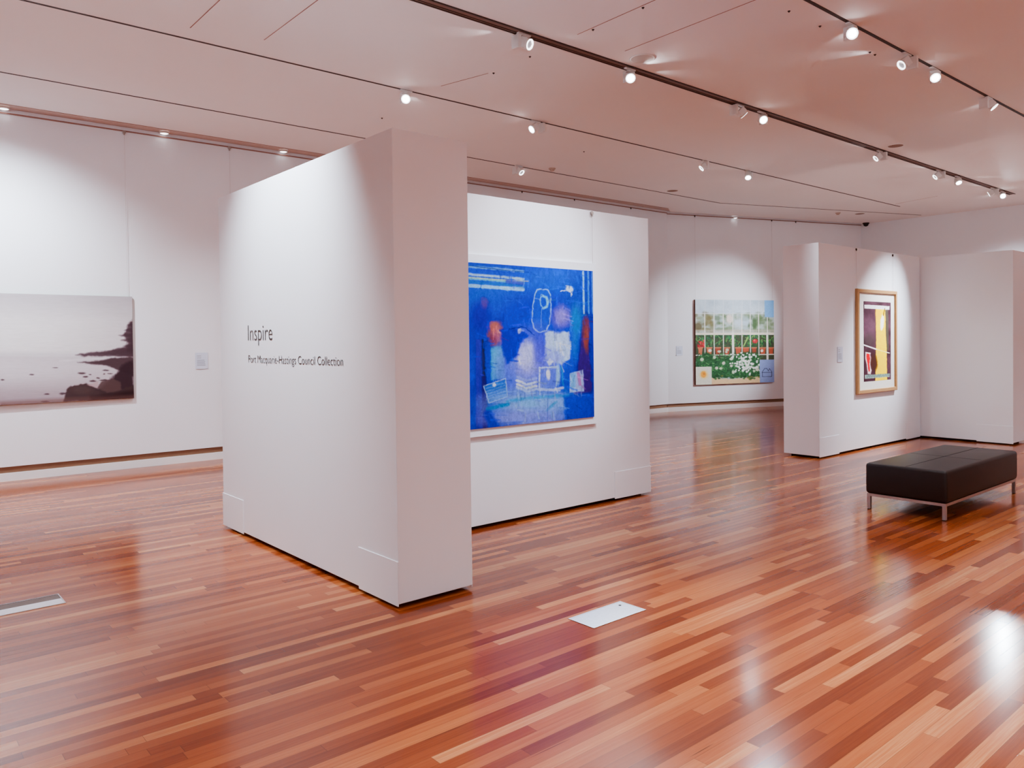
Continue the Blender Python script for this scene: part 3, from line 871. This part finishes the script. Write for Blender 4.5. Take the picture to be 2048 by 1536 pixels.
SPL = 1.0
spill(4.62, M_, -.70, .60, 1.7 * SPL)
spill(4.80, M_, .6, -.5, .5 * SPL)
spill(6.14, M_, .02, -1, 2.6 * SPL, 70)
spill(6.20, M_, .9, -.45, 1.2 * SPL)
spill(8.00, M_, .6, .4, .6 * SPL)
spill(8.50, M_, -.8, .3, .6 * SPL)
spill(11.6, M_, -1, .12, 2.4 * SPL, 30)
spill(13.8, M_, -1, .22, 2.4 * SPL, 30)
spill(14.8, M_, .72, -.55, 2.2 * SPL, 30)
spill(14.7, M_, .4, .5, .7 * SPL)
spill(16.3, M_, -1, .22, 2.2 * SPL, 30)
spill(16.95, M_, .65, .76, 3.0 * SPL, 40)
spill(4.75, T_, .5, .6, 1.0 * SPL, 60)
spill(6.60, T_, -.6, -.2, .8 * SPL)
spill(10.2, T_, .4, .3, .9 * SPL)
spill(11.3, T_, -.8, .3, .7 * SPL)
spill(8.12, TY['three'], .4, .3, .8 * SPL)
spill(7.80, N_, -.62, .76, 3.6 * SPL, 34)
spill(8.05, N_, .8, -.1, .8 * SPL)
spill(8.50, N_, -.7, .4, .8 * SPL)
spill(10.2, N_, .3, .3, 1.0 * SPL, 50)
spill(6.80, N_, .4, .3, 1.2 * SPL, 60)

# ------------------------------------------------------------------ free-standing partitions
def partition(x0, x1, y0, y1, h, label, covers):
    root = empty('display_partition', ((x0 + x1) / 2, (y0 + y1) / 2, 0))
    cx, cy = root.location.x, root.location.y
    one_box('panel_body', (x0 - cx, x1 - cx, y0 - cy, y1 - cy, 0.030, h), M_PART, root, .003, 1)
    one_box('gap_shade_block', (x0 - cx + .07, x1 - cx - .07, y0 - cy + .07, y1 - cy - .07, 0, .031), M_DARK, root)  # near-black block put in for the shaded gap under the panel
    for c in covers:
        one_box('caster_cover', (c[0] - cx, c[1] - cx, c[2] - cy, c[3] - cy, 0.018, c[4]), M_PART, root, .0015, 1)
    tag(root, label, 'partition', 'free-standing display partitions')
    return root


p1 = partition(2.468, 3.024, 3.974, 6.830, 2.872, 'tall white partition lettered Inspire, nearest and left of the blue painting',
               [(2.462, 2.4685, 3.971, 4.444, .288), (2.462, 2.4685, 6.37, 6.833, .300), (3.0235, 3.033, 3.985, 4.45, .268)])
p2 = partition(3.027, 6.305, 5.216, 5.770, 2.846, 'white partition wall carrying the large blue abstract painting', [(5.756, 6.308, 5.210, 5.2165, .288)])
p3 = partition(9.690, 12.835, 5.168, 5.680, 2.845, 'white partition wall carrying the oak framed print', [(9.686, 10.219, 5.1625, 5.1685, .276), (12.322, 12.828, 5.1625, 5.1685, .272)])
p4 = partition(12.842, 13.390, 3.880, 6.700, 2.835, 'bare white partition at the right edge behind the bench', [(12.8365, 12.8425, 3.877, 4.363, .276)])


# lettering on the first partition
def lettering(name, text, length, cap, y_left, z_base, parent, thin=-0.012):
    cu = bpy.data.curves.new(name, 'FONT')
    cu.body = text; cu.size = 1.0; cu.offset = thin; cu.extrude = 0.0; cu.resolution_u = 4
    tmp = bpy.data.objects.new(name, cu); COL.objects.link(tmp)
    bpy.context.view_layer.update()
    dg = bpy.context.evaluated_depsgraph_get()
    me = bpy.data.meshes.new_from_object(tmp.evaluated_get(dg))
    COL.objects.unlink(tmp); bpy.data.objects.remove(tmp); bpy.data.curves.remove(cu)
    co = np.empty(len(me.vertices) * 3, np.float32); me.vertices.foreach_get('co', co); co = co.reshape(-1, 3)
    x0, x1 = co[:, 0].min(), co[:, 0].max()
    # cap height of the font
    sx = length / (x1 - x0); sy = cap / CAPH
    out = np.zeros_like(co)
    out[:, 0] = 2.466 - parent.location.x
    out[:, 1] = y_left - (co[:, 0] - x0) * sx - parent.location.y
    out[:, 2] = z_base + co[:, 1] * sy
    me.vertices.foreach_set('co', out.reshape(-1)); me.update()
    me.materials.clear(); me.materials.append(M_TEXT)
    o = bpy.data.objects.new(name, me)
    return link(o, parent)


CAPH = 0.729
lettering('exhibition_title', 'Inspire', 0.480, 0.134, 6.212, 1.628, p1, -0.008)["label"] = 'large dark title lettering'
lettering('exhibition_subtitle', 'Port Macquarie-Hastings Council Collection', 1.592, 0.064, 6.208, 1.450, p1, -0.007)["label"] = 'small dark line of lettering'

# ------------------------------------------------------------------ pictures
def flat_picture(name, x0, x1, z0, z1, yw, depth, art, mat, edge, label, mount=None):
    """A canvas on a wall that faces -y."""
    root = empty(name, ((x0 + x1) / 2, yw, z0))
    cx = root.location.x
    back = 0.0015
    if mount:
        mx0, mx1, mz0, mz1, md = mount
        one_box('float_mount', (mx0 - cx, mx1 - cx, -md, -back, mz0 - z0, mz1 - z0), M_CANVASW, root, .002, 1)
        back = md + .0005
    one_box('canvas_edge', (x0 - cx, x1 - cx, -back - depth, -back, 0, z1 - z0), edge, root)
    art.build('painted_canvas', mat, (x0 - cx, -back - depth - .0008, z1 - z0), (x1 - x0, 0, 0), (0, 0, -(z1 - z0)), root)
    tag(root, label, 'painting')
    return root


flat_picture('painting', 3.855, 5.430, 0.863, 2.261, 5.216, .012, blue_abstract(), art_mat('blue_abstract_paint', .82, sat=1.06), M_EDGEBL,
             'large blue abstract painting with pale blue and red shapes', (3.79, 5.490, 0.792, 2.335, .028))
yy = wall_y(1.6)
flat_picture('painting', 0.62, 2.795, 0.915, 2.232, wall_y(2.8) - .003, .03, coast(), art_mat('misty_coast_paint', .86), M_EDGEG,
             'wide misty grey seascape with dark shoreline on the back wall')

# garden picture on the angled wall
ga = Vector((*BEND, 0)); gd = Vector((d.x, d.y, 0)); gn = Vector((nb.x, nb.y, 0))
def on_bend(s, z, off=0.0):
    return ga + gd * s + gn * off + Vector((0, 0, z))
G0, G1, GZ0, GZ1 = 0.690, 2.865, 0.573, 2.474
root = empty('painting', on_bend((G0 + G1) / 2, GZ0))
tag(root, 'greenhouse garden painting with pots and flowers on the angled wall', 'painting')
Rm = Matrix(((gd.x, -gn.x, 0, 0), (gd.y, -gn.y, 0, 0), (0, 0, 1, 0), (0, 0, 0, 1)))
hw = (G1 - G0) / 2
bm = bmesh.new(); box(bm, -hw, hw, -.05, -.004, 0, GZ1 - GZ0, mat=Rm)
mesh_obj('canvas_edge', bm, M_EDGEB, root)
pc = [Rm @ Vector(p) for p in ((-hw, -.0508, GZ1 - GZ0),)]
garden().build('painted_canvas', art_mat('garden_paint', 1.1, sat=.95), tuple(pc[0]), tuple(gd * 2 * hw), (0, 0, -(GZ1 - GZ0)), root)

# framed print
F0, F1, FZ0, FZ1, FD, FY = 10.69, 11.93, 0.80, 2.275, .045, 5.168
root = empty('framed_print', ((F0 + F1) / 2, FY, FZ0))
tag(root, 'oak framed print of a yellow band on dark purple', 'framed print')
cx = root.location.x
fw = .052
bm = bmesh.new()
outer = [(F0 - cx, 0), (F1 - cx, 0), (F1 - cx, FZ1 - FZ0), (F0 - cx, FZ1 - FZ0)]
inner = [(F0 - cx + fw, fw), (F1 - cx - fw, fw), (F1 - cx - fw, FZ1 - FZ0 - fw), (F0 - cx + fw, FZ1 - FZ0 - fw)]
lay = [[bm.verts.new((x, y, z)) for x, z in q] for q, y in ((outer, -.004), (outer, -FD + .006), ([(x + .006 * (1 if x < 0 else -1), z + .006 * (1 if z < .5 else -1)) for x, z in outer], -FD), ([(x + .006 * (-1 if x < 0 else 1), z + .006 * (-1 if z < .5 else 1)) for x, z in inner], -FD), (inner, -FD + .012), (inner, -.004))]
for p, q in list(zip(lay[:-1], lay[1:])) + [(lay[-1], lay[0])]:
    for i in range(4):
        j = (i + 1) % 4
        bm.faces.new((p[i], p[j], q[j], q[i]))
mesh_obj('frame', bm, M_OAK, root)
one_box('mat_board', (F0 - cx + fw - .004, F1 - cx - fw + .004, -.020, -.005, fw - .004, FZ1 - FZ0 - fw + .004), M_MAT, root)
px0, px1, pz0, pz1 = 10.90, 11.76, 0.965, 2.105
tall_print().build('printed_sheet', art_mat('print_ink', 1.3, sat=1.05), (px0 - cx, -.0208, pz1 - FZ0), (px1 - px0, 0, 0), (0, 0, -(pz1 - pz0)), root)


# ------------------------------------------------------------------ hanging wires, hooks and captions
def hanger(x, y, z, zbot, label, mat=M_HOOK, r=.013, n=(0, -1)):
    root = empty('picture_hanger', (x, y, z))
    tag(root, label, 'picture hanger', 'picture hooks and wires')
    n = Vector((n[0], n[1], 0)).normalized()
    m = Matrix.Translation(n * .002) @ aim(n)
    bm = bmesh.new()
    lathe(bm, [(0, 0), (r, 0), (r, .008), (r * .6, .014), (0, .014)], 16, m)
    box(bm, -r * .35, r * .35, -.006, .006, -r * 1.7, 0, mat=Matrix.Translation(n * .009))
    mesh_obj('hook', bm, mat, root)
    if zbot is not None:
        bm = bmesh.new()
        lathe(bm, [(.0014, zbot - z), (.0014, -r * 1.5)], 6, Matrix.Translation(n * .010))
        mesh_obj('wire', bm, M_WIRE, root)
    return root


yl = lambda x: wall_y(x) - .002
hanger(2.745, yl(2.7) - .012, ZC - .02, 2.24, 'ring hook whose wire drops to the misty seascape', M_HOOKW, .022)
hanger(4.10, yl(4.1) - .012, ZC - .02, 1.6, 'ring hook with a bare wire right of the seascape wire', M_HOOKW, .022)
hanger(5.462, 5.216, 2.822, 2.30, 'grey hook and wire at the top edge above the blue painting', M_HOOKW, .020)
hanger(9.50, yl(9.5) - .012, ZC - .02, None, 'small dark hook on the rail, leftmost above the blue painting wall')
hanger(10.85, yl(10.9) - .012, ZC - .02, None, 'small dark hook on the rail, middle above the blue painting wall')
hanger(12.5, yl(12.5) - .012, ZC - .02, None, 'small dark hook on the rail, rightmost above the blue painting wall')
for s, zb, lab in ((0.715, 2.475, 'dark hook and wire at the greenhouse painting left corner'), (2.845, 2.475, 'dark hook and wire at the greenhouse painting right corner'), (3.55, None, 'lone dark hook on the angled wall right of the greenhouse painting')):
    q = on_bend(s, ZC - .035, .014)
    hanger(q.x, q.y, q.z, zb, lab, M_HOOK, .015, (nb.x, nb.y))
hanger(10.72, 5.168, 2.825, 2.27, 'dark hook and wire above the oak frame, left one', M_HOOK, .013)
hanger(11.865, 5.168, 2.815, 2.27, 'dark hook and wire above the oak frame, right one', M_HOOK, .013)


def caption(x, z, w, h, y, label, R=None, loc=None):
    root = empty('caption_card', loc if loc is not None else (x, y, z))
    tag(root, label, 'caption card', 'wall caption cards')
    R = R or Matrix.Identity(4)
    one_box('card', (-w / 2, w / 2, -.007, -.0015, -h / 2, h / 2), M_CARD, root, m=R)
    bm = bmesh.new()
    rg = random.Random(3)
    for i, f in enumerate((.78, .66, 0, .52, .44, .36, .28, .20)):
        if f == 0:
            continue
        z0 = -h / 2 + f * h
        ln = w * (.34 if i < 2 else rg.uniform(.55, .76))
        box(bm, -w * .38, -w * .38 + ln, -.0076, -.0068, z0, z0 + h * .035, mat=R)
    mesh_obj('printed_lines', bm, M_INK, root)


caption(3.672, 1.378, .165, .222, yl(3.67), 'white caption card on the back wall right of the seascape')
q = on_bend(0.294, 1.341, .001)
caption(0, 0, .165, .21, 0, 'white caption card left of the greenhouse painting', Rm, q)
caption(10.25, 1.365, .145, .21, 5.168, 'white caption card left of the oak framed print')

# ------------------------------------------------------------------ bench
BX0, BX1, BY0, BY1 = 7.165, 8.965, 2.668, 3.375
bench = empty('bench', ((BX0 + BX1) / 2, (BY0 + BY1) / 2, 0))
tag(bench, 'long dark brown leather bench on steel legs, standing on the floor', 'bench')
L, Wd = (BX1 - BX0) / 2, (BY1 - BY0) / 2
SB, ST = .150, .432
bm = bmesh.new()
box(bm, -L, L, -Wd, Wd, SB, ST, bevel=.028, seg=4)
o = mesh_obj('seat', bm, M_LEATHER, bench, True)
bm = bmesh.new()
box(bm, -L + .03, L - .03, -.0035, .0035, ST - .004, ST + .0012)
mesh_obj('seam', bm, M_SEAMD, o)
bm = bmesh.new()
box(bm, -.0022, .0022, -Wd + .03, Wd - .03, ST - .004, ST + .0008)
mesh_obj('seam', bm, M_SEAMD, o)
t = .030
bm = bmesh.new()
for s in (-1, 1):
    box(bm, -L + .012, L - .012, s * (Wd - .012) - (t if s > 0 else 0), s * (Wd - .012) + (0 if s > 0 else t), .124, SB - .0005)
    box(bm, s * (L - .012) - (t if s > 0 else 0), s * (L - .012) + (0 if s > 0 else t), -Wd + .012 + t, Wd - .012 - t, .124, SB - .0005)
mesh_obj('base_frame', bm, M_CHROME, bench)
for sx in (-1, 1):
    for sy in (-1, 1):
        x = sx * (L - .012 - t / 2); y = sy * (Wd - .012 - t / 2)
        leg = one_box('leg', (x - t / 2, x + t / 2, y - t / 2, y + t / 2, .006, .1245), M_CHROME, bench, .001, 1)
        one_box('foot_pad', (x - t / 2 + .002, x + t / 2 - .002, y - t / 2 + .002, y + t / 2 - .002, 0, .0065), M_BLACK, leg)

# ------------------------------------------------------------------ floor boxes
fb = empty('floor_box', (3.33, 3.082, 0))
tag(fb, 'rectangular galvanised floor box lid in front of the lettered partition', 'floor box', 'metal floor boxes')
bm = bmesh.new()
for b in ((-.222, .222, -.102, -.096), (-.222, .222, .096, .102), (-.222, -.216, -.096, .096), (.216, .222, -.096, .096)):
    box(bm, *b, 0, .0035)
mesh_obj('rim', bm, M_STEEL, fb)
lid = one_box('lid', (-.215, .215, -.095, .095, 0.0004, .0026), M_GALV, fb, .0006, 1)
bm = bmesh.new()
lathe(bm, [(.009, .0027), (.009, .0034), (.0065, .0034), (.0, .0028)], 14, Matrix.Translation((.165, .052, 0)))
mesh_obj('finger_hole', bm, M_DARK, lid)
fb = empty('floor_box', (0.77, 5.60, 0))
tag(fb, 'floor box cut by the left picture edge, half dark and half bright', 'floor box', 'metal floor boxes')
bm = bmesh.new()
for b in ((-.222, .222, -.122, -.116), (-.222, .222, .106, .112), (-.222, -.216, -.116, .106), (.216, .222, -.116, .106)):
    box(bm, *b, 0, .0035)
mesh_obj('rim', bm, M_STEEL, fb)
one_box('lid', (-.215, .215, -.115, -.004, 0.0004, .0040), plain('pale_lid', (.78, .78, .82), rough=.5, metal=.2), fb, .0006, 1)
one_box('back_half', (-.215, .215, .002, .105, 0.0004, .0015), plain('dull_back_half', (.17, .12, .10), rough=.6), fb)  # back half of the box, coloured darker than the front
one_box('gap', (-.215, .215, -.0035, .0015, 0.0004, .0012), M_DARK, fb)

# ------------------------------------------------------------------ things on the ceiling
def speaker(x, y, r, label, bright=M_SPK):
    s = empty('ceiling_speaker', (x, y, ZC)); tag(s, label, 'ceiling speaker', 'round ceiling speakers')
    bm = bmesh.new(); lathe(bm, [(r, 0), (r * 1.0, -.006), (r * .90, -.010), (r * .86, -.007)], 48); mesh_obj('trim_ring', bm, M_WHITE, s, True)
    bm = bmesh.new(); lathe(bm, [(r * .87, -.0075), (r * .5, -.012), (0, -.014)], 48); mesh_obj('grille', bm, bright, s, True)


speaker(6.0, 5.02, .128, 'large round speaker in the ceiling beside the broad track')
dk = plain('dark_grille', (.33, .22, .18), rough=.8)
speaker(11.6, 5.0, .115, 'dark oval-looking speaker beside the broad track, farther right', dk)
speaker(11.73, 9.12, .115, 'dark flat speaker by the back track above the blue wall', dk)
speaker(17.31, 8.25, .115, 'faint dark speaker nearest the far ceiling corner', dk)


def detector(x, y, label):
    s = empty('smoke_detector', (x, y, ZC)); tag(s, label, 'smoke detector', 'small ceiling smoke detectors')
    bm = bmesh.new(); lathe(bm, [(.055, 0), (.055, -.012), (.048, -.018), (0, -.018)], 24); mesh_obj('base', bm, M_DET, s)
    bm = bmesh.new(); lathe(bm, [(.036, -.018), (.036, -.034), (.026, -.044), (0, -.046)], 24); mesh_obj('sensor_head', bm, M_DET, s)


detector(8.66, 9.13, 'beige smoke detector right of the lone back track spotlight')
detector(16.8, 8.50, 'beige smoke detector near the far ceiling corner')

sc = empty('security_camera', (18.86, 8.84, ZC)); tag(sc, 'black dome security camera in the far ceiling corner', 'security camera')
bm = bmesh.new(); lathe(bm, [(.075, 0), (.075, -.022), (.062, -.026), (0, -.026)], 28); mesh_obj('mount', bm, M_DARK, sc)
bm = bmesh.new(); lathe(bm, [(.062, -.026)] + [(.062 * math.cos(i * PI / 16), -.026 - .062 * math.sin(i * PI / 16)) for i in range(1, 8)] + [(0, -.088)], 28); mesh_obj('dome', bm, M_BLACK, sc, True)

HK = [(5.104, 4.833, 'dark ceiling fixing dot left of the large round speaker'), (5.096, 4.252, 'dark ceiling fixing dot at the top edge, above the large round speaker'),
      (6.119, 3.517, 'dark ceiling fixing dot left of the largest dazzling lamp, upper'), (6.628, 3.511, 'dark ceiling fixing dot just left of the largest dazzling lamp'),
      (7.611, 3.522, 'dark ceiling fixing dot, left of two below the largest dazzling lamp'), (7.717, 3.522, 'dark ceiling fixing dot, right of two below the largest dazzling lamp'),
      (5.055, 8.367, 'dark ceiling fixing dot just above the lettered partition top'), (8.264, 8.031, 'dark ceiling fixing dot between the two thin tracks'),
      (5.118, 6.259, 'dark ceiling fixing dot on the seam below the broad track'), (5.102, 5.676, 'dark ceiling fixing dot just below the nearest broad-track spotlight')]
for x, y, lab in HK:
    s = empty('ceiling_fixing', (x, y, ZC)); tag(s, lab, 'ceiling fixing', 'small fixings dotted over the ceiling')
    bm = bmesh.new(); lathe(bm, [(.012, 0), (.012, -.004), (.005, -.006), (.005, -.012), (0, -.012)], 12); mesh_obj('stud', bm, M_HOOK, s)

for x, lab in ((1.43, 'small bright wall-top lamp at the left picture edge'), (3.22, 'small bright wall-top lamp between the two hanging wires'), (4.87, 'small bright wall-top lamp just left of the lettered partition')):
    s = empty('recessed_lamp', (x, wall_y(x) - .075, ZC + .03)); tag(s, lab, 'recessed lamp', 'small lamps along the wall head')
    bm = bmesh.new(); lathe(bm, [(.060, .02), (.060, -.004), (.050, -.006), (.050, .0)], 24); mesh_obj('trim_ring', bm, M_WHITE, s)
    bm = bmesh.new(); lathe(bm, [(.050, .0), (.030, -.012), (0, -.018)], 24); mesh_obj('bulb', bm, M_GLOW, s, True)
q = on_bend(1.79, ZC - .03, .055)
s = empty('recessed_lamp', q); tag(s, 'small bright wall-top lamp above the greenhouse painting', 'recessed lamp', 'small lamps along the wall head')
bm = bmesh.new(); lathe(bm, [(.045, .029), (.045, -.004), (.038, -.006), (.038, .0)], 24); mesh_obj('trim_ring', bm, M_WHITE, s)
bm = bmesh.new(); lathe(bm, [(.038, .0), (.022, -.012), (0, -.018)], 24); mesh_obj('bulb', bm, M_GLOW, s, True)

# ------------------------------------------------------------------ world, camera, view
w = bpy.data.worlds.new('gallery_world'); SC.world = w; w.use_nodes = True
w.node_tree.nodes['Background'].inputs[0].default_value = (0.9, 0.85, 0.8, 1)
w.node_tree.nodes['Background'].inputs[1].default_value = 0.05

cam = bpy.data.cameras.new('camera'); co = bpy.data.objects.new('camera', cam); COL.objects.link(co)
yaw, pitch, roll = math.radians(40.386196), math.radians(-1.00166158), math.radians(-0.66123062)
f = Vector((math.sin(yaw) * math.cos(pitch), math.cos(yaw) * math.cos(pitch), math.sin(pitch)))
r = f.cross(Vector((0, 0, 1))).normalized(); u = r.cross(f)
r2 = r * math.cos(roll) + u * math.sin(roll); u2 = -r * math.sin(roll) + u * math.cos(roll)
co.matrix_world = Matrix(((r2.x, u2.x, -f.x, 0), (r2.y, u2.y, -f.y, 0), (r2.z, u2.z, -f.z, 1.6), (0, 0, 0, 1)))
cam.sensor_fit = 'HORIZONTAL'; cam.sensor_width = 36.0
cam.lens = 1555.5093 / 2048 * 36
cam.shift_y = -(768 - 709.196) / 2048
cam.clip_start = 0.05; cam.clip_end = 100
SC.camera = co

SC.view_settings.view_transform = 'AgX'
SC.view_settings.look = 'AgX - Medium High Contrast'
SC.view_settings.exposure = 1.0
SC.view_settings.gamma = 1.0
SC.cycles.max_bounces = 5
SC.cycles.diffuse_bounces = 4
SC.cycles.glossy_bounces = 2
SC.cycles.use_adaptive_sampling = True
SC.cycles.adaptive_threshold = 0.1
SC.cycles.adaptive_min_samples = 16
SC.cycles.sample_clamp_indirect = 4.0
SC.cycles.caustics_reflective = False
SC.cycles.caustics_refractive = False
SC.cycles.use_denoising = True
